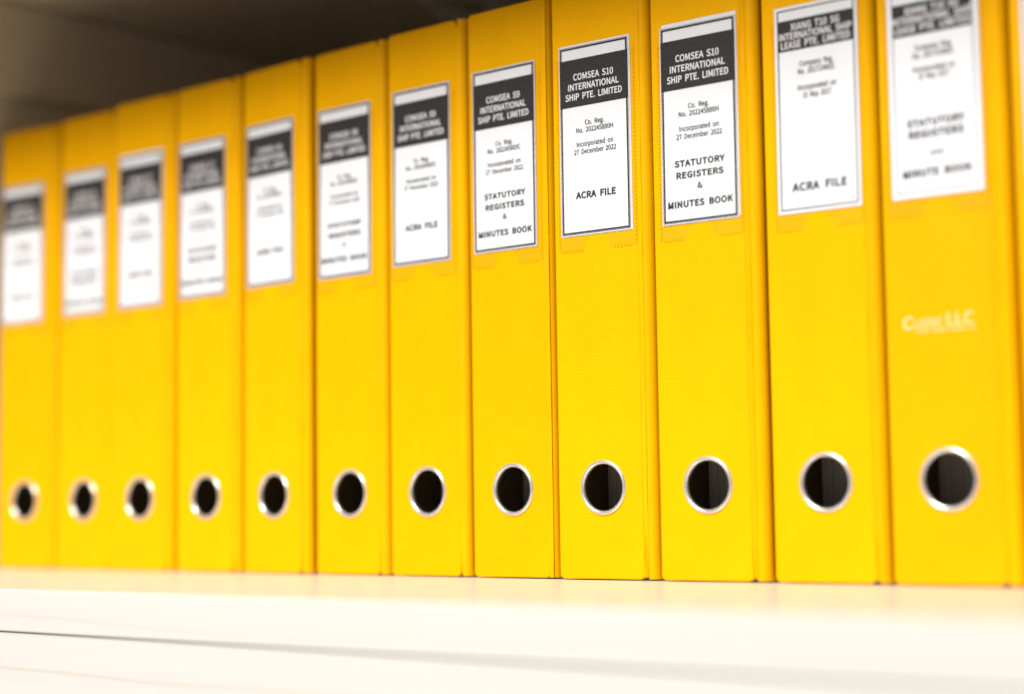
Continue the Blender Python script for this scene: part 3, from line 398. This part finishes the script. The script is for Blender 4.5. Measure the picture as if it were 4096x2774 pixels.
def spine_bm():
    bm = bmesh.new()
    r, n = .0004, 4
    x0, x1, z0, z1 = 0, SW, .0006, H
    # front face with a round hole
    ns = 64
    hole = [bm.verts.new((RC[0] + RH * math.cos(2 * math.pi * i / ns), 0, RC[1] + RH * math.sin(2 * math.pi * i / ns))) for i in range(ns)]

    def loop(inset, y):
        # rectangle with rounded corners
        out = []
        cr = .0026
        rr = max(cr - inset, .0004)
        k = 5
        for (cx, cz, a0) in ((x1 - cr, z0 + cr, -90), (x1 - cr, z1 - cr, 0), (x0 + cr, z1 - cr, 90), (x0 + cr, z0 + cr, 180)):
            for i in range(k + 1):
                a = math.radians(a0 + 90 * i / k)
                out.append(bm.verts.new((cx + rr * math.cos(a), y, cz + rr * math.sin(a))))
        return out

    rings = []
    for i in range(n + 1):
        a = math.pi / 2 * i / n
        rings.append(loop(r * (1 - math.sin(a)), r * (1 - math.cos(a))))
    rings.append(loop(0, .0026))
    el = []
    for lp in (rings[0], hole):
        for i in range(len(lp)):
            el.append(bm.edges.new((lp[i], lp[(i + 1) % len(lp)])))
    bmesh.ops.triangle_fill(bm, use_beauty=True, edges=el, normal=(0, -1, 0))
    for a, b_ in zip(rings[:-1], rings[1:]):
        m_ = len(a)
        for i in range(m_):
            bm.faces.new((a[i], a[(i + 1) % m_], b_[(i + 1) % m_], b_[i]))
    # board thickness round the hole, and the dark inside
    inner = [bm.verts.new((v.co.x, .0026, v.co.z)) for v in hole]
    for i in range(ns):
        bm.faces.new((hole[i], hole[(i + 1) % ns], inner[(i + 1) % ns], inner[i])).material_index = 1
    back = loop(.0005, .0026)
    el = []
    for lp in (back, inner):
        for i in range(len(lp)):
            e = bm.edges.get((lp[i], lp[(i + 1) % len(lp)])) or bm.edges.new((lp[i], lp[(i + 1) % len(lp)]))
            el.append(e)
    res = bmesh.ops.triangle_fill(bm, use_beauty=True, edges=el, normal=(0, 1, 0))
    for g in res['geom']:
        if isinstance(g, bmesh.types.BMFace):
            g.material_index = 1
    return bm


def ring_mesh():
    """rolled metal eyelet with a lip that goes into the hole"""
    bm = bmesh.new()
    prof = [(.01455, .0001), (.01452, -.0003), (.01435, -.0007), (.01405, -.00102), (.0136, -.00118), (.0131, -.00112), (.0127, -.00092), (.0124, -.0006), (.01218, -.0002), (.0121, .0004), (.01215, .0010), (.01262, .0014)]
    ns = 72
    rows = []
    for (r, y) in prof:
        rows.append([bm.verts.new((r * math.cos(2 * math.pi * i / ns), y, r * math.sin(2 * math.pi * i / ns))) for i in range(ns)])
    for a, b_ in zip(rows[:-1], rows[1:]):
        for i in range(ns):
            bm.faces.new((a[i], a[(i + 1) % ns], b_[(i + 1) % ns], b_[i]))
    return bm


def hinge_bm(xa, xb, ya, yb, rng, side):
    """plastic fold between spine and cover: sagging top edge, crumpled bottom"""
    bm = bmesh.new()
    n, mrows = 7, 26
    rows = []
    for j in range(mrows + 1):
        row = []
        for i in range(n + 1):
            t = i / n
            x = xa + (xb - xa) * t
            y = ya + (yb - ya) * t + .0002 * math.sin(math.pi * t)
            lo = .0012 + .0010 * math.sin(math.pi * t) + rng.uniform(-.0006, .0006)
            hi = H - .0008 - .0030 * math.sin(math.pi * t)
            z = lo + (hi - lo) * (j / mrows) ** 1.0
            y += (.0004 if j < 2 else .00012) * rng.uniform(-1, 1)
            row.append(bm.verts.new((x, y, z)))
        rows.append(row)
    for a, b_ in zip(rows[:-1], rows[1:]):
        for i in range(n):
            bm.faces.new((a[i], a[i + 1], b_[i + 1], b_[i]))
    return bm


def cover_bm(xo, xi, k, y0, rad, y1=.285):
    """cover board: outer face at xo, inner face at xi, front outer corner rounded by rad, leaning by k per metre of depth"""
    bm = bmesh.new()
    s = 1 if xo > xi else -1
    pts = [(xo - s * .0026, y1), (xo - s * .0026, .0095), (xi, .0060), (xi, y0 + .0004)]
    n = 8
    for i in range(n + 1):
        a = math.pi / 2 * i / n
        pts.append((xo - s * rad + s * rad * math.sin(a), y0 + rad - rad * math.cos(a)))
    pts.append((xo, y1))
    lo = [bm.verts.new((x + k * (y - y0), y, .0008)) for x, y in pts]
    hi = [bm.verts.new((x + k * (y - y0), y, H)) for x, y in pts]
    m_ = len(pts)
    for i in range(m_):
        f = bm.faces.new((lo[i], lo[(i + 1) % m_], hi[(i + 1) % m_], hi[i]))
        if i <= 1:
            f.material_index = 1
    bm.faces.new(lo)
    bm.faces.new(hi)
    return bm


def pocket_bm(c0, c1, z0, z1):
    """clear pocket with a thumb notch cut in its lower edge, as a thin sheet"""
    bm = bmesh.new()
    cx, r = (c0 + c1) / 2, .0085
    pts = [(c0, z1), (c0, z0), (cx - r - .0015, z0)]
    for i in range(13):
        a = math.pi - math.pi * i / 12
        pts.append((cx + r * math.cos(a), z0 + .0005 + r * 1.02 * math.sin(a)))
    pts += [(cx + r + .0015, z0), (c1, z0), (c1, z1)]
    vs = [bm.verts.new((p[0], -.00022, p[1])) for p in pts]
    f = bm.faces.new(vs)
    bmesh.ops.triangulate(bm, faces=[f])
    return bm


def weld_bm(c0, c1, z0, z1):
    """row of small weld marks along the pocket's sides and foot"""
    bm = bmesh.new()
    r = .0085
    cx = (c0 + c1) / 2
    z = z0 + .001
    while z < z1 - .002:
        for x in (c0, c1 - .0011):
            add_box(bm, x, x + .0011, -.00034, -.0002, z, z + .0011)
        z += .0021
    x = c0 + .0022
    while x < c1 - .003:
        if abs(x + .0006 - cx) > r + .0012:
            add_box(bm, x, x + .0011, -.00034, -.0002, z0, z0 + .0013)
        x += .0021
    return bm


RING = None
PAPERS = None
CARDW = .0456

A_HEAD, A_BODY = 'A', 'B'
# text: (string, distance of its centre from the card's top in mm, cap height mm, width mm, bold, spacing)


def old_lines(reg, date, kind):
    ln = [('Co. Reg.', 42.8, 2.6, 12.4, .0, 1), (reg, 46.7, 2.6, 24.0, .0, 1),
          ('Incorporated on', 54.3, 2.6, 23.7, .0, 1), (date, 58.4, 2.6, 27.3, .0, 1)]
    if kind == 'acra':
        ln += [('ACRA FILE', 81.8, 3.5, 26.0, .03, 1.06)]
    else:
        ln += [('STATUTORY', 72.2, 3.2, 30.2, .03, 1.09), ('REGISTERS', 78.3, 3.2, 28.2, .03, 1.09),
               ('&', 84.4, 3.0, 3.2, .02, 1), ('MINUTES BOOK', 93.2, 3.3, 39.0, .03, 1.09)]
    return ln


def new_lines(kind):
    if kind == 'acra':
        return [('Company Reg.', 29.6, 2.7, 18.5, .0, 1), ('No. 201713482C', 33.4, 2.7, 20.5, .0, 1),
                ('Incorporated on', 41.4, 2.7, 21.0, .0, 1), ('15 May 2017', 45.4, 2.7, 15.5, .0, 1),
                ('ACRA FILE', 90.2, 4.0, 30.0, .03, 1.12)]
    return [('Company Reg.', 32.2, 2.7, 18.5, .0, 1), ('No. 201713482C', 36.0, 2.7, 20.5, .0, 1),
            ('Incorporated on', 42.4, 2.7, 21.0, .0, 1), ('15 May 2017', 46.0, 2.7, 15.5, .0, 1),
            ('STATUTORY', 67.6, 3.5, 29.0, .03, 1.09), ('REGISTERS', 73.0, 3.5, 27.5, .03, 1.09),
            ('and', 82.0, 2.9, 6.0, .0, 1.1), ('MINUTE BOOK', 91.0, 3.5, 34.5, .03, 1.09)]


def make_label(parent, x0, ztop, hgt, head, lines, style, tilt, rng):
    """printed card: white board > border, header band, lettering"""
    e = obj('label_card', (lambda bm: (add_box(bm, x0, x0 + CARDW, -.00062, -.0003, ztop - hgt, ztop), bm)[1])(bmesh.new()), CARD, parent)
    yb_, yt = -.00070, -.00080
    mm = .001
    x1, zb = x0 + CARDW, ztop - hgt
    bm = bmesh.new()

    def frame(a, b_):
        slabs = ((x0 + a, x1 - a, ztop - b_, ztop - a), (x0 + a, x1 - a, zb + a, zb + b_),
                 (x0 + a, x0 + b_, zb + b_, ztop - b_), (x1 - b_, x1 - a, zb + b_, ztop - b_))
        for s in slabs:
            quad(bm, *s, yb_)
    if style == 'old':
        frame(.5 * mm, .75 * mm)
        frame(1.0 * mm, 2.05 * mm)
        band = (x0 + .55 * mm, x1 - .7 * mm, ztop - 33.6 * mm, ztop - 7.6 * mm)
    elif style == 'new':
        frame(1.6 * mm, 2.3 * mm)
        band = (x0 + 1.8 * mm, x1 - 2.0 * mm, ztop - 22.4 * mm, ztop - 7.0 * mm)
    else:
        frame(2.6 * mm, 3.0 * mm)
        band = (x0 + 3.0 * mm, x1 - 3.4 * mm, ztop - 26.0 * mm, ztop - 10.5 * mm)
    obj('printed_border', bm, INK, e)
    bm = bmesh.new()
    quad(bm, *band, yt + .00005)
    obj('header_band', bm, INK, e)
    bm = bmesh.new()
    cx = (band[0] + band[1]) / 2
    for (s, d, cap, wd) in head:
        text_bm(bm, s, cx, ztop - d * mm, cap * mm, wd * mm, yt - .00004, 'b')
    if head:
        obj('header_lettering', bm, WHITEINK, e)
    else:
        bm.free()
    for nm, want in (('company_details', False), ('file_title', True)):
        sel = [q for q in lines if bool(q[4]) == want]
        if sel:
            bm = bmesh.new()
            for (s, d, cap, wd, bold, sp) in sel:
                text_bm(bm, s, x0 + CARDW / 2 + .0002, ztop - d * mm, cap * mm, wd * mm, yt, 'h' if want else 'r', (sp - 1) * .9)
            obj(nm, bm, INK, e)
    # a card never sits perfectly square in its pocket
    piv = Vector((x0 + CARDW / 2, 0, ztop - hgt / 2))
    R_ = Matrix.Rotation(math.radians(tilt), 4, 'Y')
    e.matrix_local = Matrix.Translation(piv) @ R_ @ Matrix.Translation(-piv)
    return e


def make_binder(i, x, y, th, label, head, lines, style, ctop, chgt, cx0, nxt, lean=0., ring_rot=0.):
    global RING, PAPERS
    rng = random.Random(100 + i)
    t = thing('lever_arch_binder', label, 'binder', (x, y, 0), th, 'yellow binders standing in a row on the shelf')
    t.rotation_euler = (0, lean, th)
    obj('spine', spine_bm(), [VINYL, LINING], t)
    k = math.tan(th)               # the covers run straight back however the spine is turned
    wr = min(nxt - (.0042 if i > 7 else .0050), .0630)
    obj('hinge', hinge_bm(SW - .0003, .0562, .00015, .0002, rng, 1), VINYL, t)
    obj('cover', cover_bm(wr, .0560, k, .0001, .0048), [VINYL, LINING], t)
    obj('cover', cover_bm(.0038, .0056, k, .0110, .0010), [VINYL, LINING], t)
    if RING is None:
        RING = obj('finger_ring', ring_mesh(), METAL, t, (RC[0], 0, RC[1]), smooth=True)
        bm = bmesh.new()
        add_box(bm, .0060, .054, .035, .262, .010, .304, .001, 1)
        PAPERS = obj('paper_stack', bm, PAPER, t)
    else:
        for src in (RING, PAPERS):
            c_ = src.copy()
            COL.objects.link(c_)
            c_.parent = t
            if src is RING:
                c_.rotation_euler = (0, ring_rot, 0)
    c0, c1 = cx0 - .0022, min(cx0 + CARDW + .0034, SW - .0004)
    zb = ctop - chgt
    p = obj('label_pocket', pocket_bm(c0, c1, zb - .0085, ctop - .006), FILM, t)
    obj('weld_seam', weld_bm(c0, c1, zb - .0085, ctop - .006), WELD, p)
    make_label(t, cx0, ctop, chgt, head, lines, style, rng.uniform(-.25, .25), rng)
    return t


# ------------------------------------------------------------------ cabinet
SY = -.21           # front of the shelves
ZC = .420           # underside of the shelf above
XL, XR = -.541, .640
cab = thing('storage_cabinet', 'pale birch cabinet with a thick shelf that carries the row of yellow binders', 'cabinet', (0, 0, 0))


def board(name, x0, x1, y0, y1, z0, z1, mt=None, bev=.0009):
    bm = bmesh.new()
    add_box(bm, x0, x1, y0, y1, z0, z1, bev, 3)
    return obj(name, bm, mt or WOOD, cab)


board('lower_shelf', XL - .35, XR + .25, SY, .35, -.0218, 0)
board('upper_shelf', XL - .35, XR + .25, SY, .35, ZC, ZC + .022, WOOD_IN)
board('side_panel', XL - .020, XL, SY + .02, .3495, .0005, ZC - .0005, WOOD_IN)
board('side_panel', XR, XR + .020, SY + .02, .3495, .0005, ZC - .0005, WOOD_IN)
board('back_panel', XL - .02, XR + .02, .350, .356, .0005, ZC - .0005, WOOD_IN)
board('support_batten', XL + .0003, XL + .012, -.03, .345, .351, ZC - .001, WOOD_IN, .0006)
for bx, by in ((-.3016, .205), (-.272, .243)):      # thin grey triangular plates added under the shelf above
    bm = bmesh.new()
    pr = [(by, ZC - .0004), (.349, ZC - .0004), (.349, ZC - .060)]
    va = [bm.verts.new((bx, y, z)) for y, z in pr]
    vb = [bm.verts.new((bx + .0025, y, z)) for y, z in pr]
    bm.faces.new(va)
    bm.faces.new(vb)
    for q in range(3):
        bm.faces.new((va[q], va[(q + 1) % 3], vb[(q + 1) % 3], vb[q]))
    obj('grey_plate', bm, PLATE_GREY, cab)
board('door', XL - .35, XR + .25, SY + .0012, SY + .0202, -.62, -.0221, WOOD_DOOR, .0005)

# ------------------------------------------------------------------ the binders, far left to near right
COM = lambda s: [('COMSEA ' + s, 17.3, 3.5, 26.0 if len(s) > 2 else 24.5), ('INTERNATIONAL', 22.7, 3.5, 33.0), ('SHIP PTE. LIMITED', 28.1, 3.5, 36.8)]
XIA = lambda a: [('XIANG T10 SG', a, 3.4, 27.0), ('INTERNATIONAL SHIP', a + 4.4, 3.4, 40.0), ('LEASE PTE. LIMITED', a + 8.8, 3.4, 38.0)]
D22 = '27 December 2022'
BIN = [(-0.52800, -0.00165, 0.08500), (-0.45985, 0.00143, 0.02938), (-0.3937, -0.00077, 0.02104), (-0.32688, 0.00128, 0.01325), (-0.26015, 0.00155, -0.03458), (-0.19338, 0.00149, -0.00268), (-0.12822, -4e-05, 0.00621), (-0.06317, -0.00066, 0.01748), (0.0, -0.00243, 0.05457), (0.06575, -0.00117, 0.05016), (0.13265, 0.00109, 0.03186), (0.19777, -0.00012, 0.04112), (.2706, -.013, .02)]
S9 = 'No. 202245883C'
SX = 'No. 202245880H'
INFO = [
    # label, header, lines, style, card top z, card height, card left
    ('yellow binder at the far left end of the row, very blurred, turned slightly outwards', COM('S6'), old_lines(S9, D22, 'acra'), 'old', .2772, .1010, .0012),
    ('blurred yellow binder standing second from the far left end of the row', COM('S6'), old_lines(S9, D22, 'full'), 'old', .2790, .1020, .0040),
    ('blurred yellow binder third from the far left, white card edge showing above its label', COM('S7'), old_lines(S9, D22, 'acra'), 'old', .2808, .1043, .0046),
    ('blurred yellow binder fourth from the far left, its label full of text', COM('S7'), old_lines(S9, D22, 'full'), 'old', .2812, .1033, .0023),
    ('yellow binder fifth from the far left, its label with only one faint line low down', COM('S8'), old_lines(S9, D22, 'acra'), 'old', .2828, .1035, .0028),
    ('soft-focus yellow binder sixth from the far left, label ending in MINUTES BOOK', COM('S8'), old_lines(S9, D22, 'full'), 'old', .2825, .1042, .0028),
    ('slightly blurred yellow binder labelled ACRA FILE, left of the readable STATUTORY REGISTERS one', COM('S9'), old_lines(S9, D22, 'acra'), 'old', .2831, .1035, .0034),
    ('yellow binder with readable STATUTORY REGISTERS label in teal-black print, left of sharpest ACRA FILE', COM('S9'), old_lines(S9, D22, 'full'), 'old', .2839, .1035, .0032),
    ('yellow binder in sharpest focus, label reading ACRA FILE below a black header', COM('S10'), old_lines(SX, D22, 'acra'), 'old', .2860, .1035, .0047),
    ('yellow binder labelled STATUTORY REGISTERS with a spare white card peeking out behind its label', COM('S10'), old_lines(SX, D22, 'full'), 'old', .2846, .1033, .0056),
    ('yellow binder whose ACRA FILE label has a short dark header and wide white space', XIA(10.6), new_lines('acra'), 'new', .2820, .1030, .0074),
    ('near yellow binder with pale printed logo under its label and a large finger ring', XIA(14.0), new_lines('full'), 'wide', .2808, .1025, .0054),
    ('yellow binder cut off by the right edge, pulled forward, only a sliver showing', [], [], 'new', .2815, .1030, .0054),
]
LEAN = {1: .0070, 2: .0058, 3: -.0010, 7: -.0015}
for i, ((x, y, th), (lab, head, lines, style, ctop, chgt, cx0)) in enumerate(zip(BIN, INFO)):
    nxt = BIN[i + 1][0] - x if i < 12 else .0665
    t = make_binder(i, x, y, th, lab, head, lines, style, ctop, chgt, cx0, nxt, LEAN.get(i, 0.), random.uniform(0, 6))
    if i == 9:      # loose spare card behind the printed one
        bm = bmesh.new()
        add_box(bm, cx0 + .0012, cx0 + CARDW + .0004, -.00028, -.00010, ctop - chgt + .001, ctop + .0018)
        obj('spare_card', bm, CARD, t)
    if i == 8:
        bm = bmesh.new()
        add_box(bm, cx0 + .0006, cx0 + CARDW + .0005, -.00028, -.00010, ctop - chgt - .0002, ctop + .0006)
        obj('spare_card', bm, CARD, t)
    if i == 2:
        bm = bmesh.new()
        add_box(bm, cx0 + .0002, cx0 + CARDW + .0002, -.00028, -.00010, ctop - chgt + .001, ctop + .0012)
        obj('spare_card', bm, CARD, t)
    if i == 11:     # maker's mark printed on the vinyl
        bm = bmesh.new()
        yy = -.0002
        text_bm(bm, 'C', .0110, .1206, .0058, .0050, yy, 'b')
        text_bm(bm, 'LASSIC', .0212, .1200, .0040, .0140, yy, 'b')
        text_bm(bm, 'LLC', .0368, .1210, .0056, .0128, yy, 'b')
        for q in range(22):
            xx = .0152 + q * .00132
            if q % 7 != 5:
                quad(bm, xx, xx + .0009, .1158, .1167, yy)
        obj('printed_logo', bm, PALEPRINT, t)
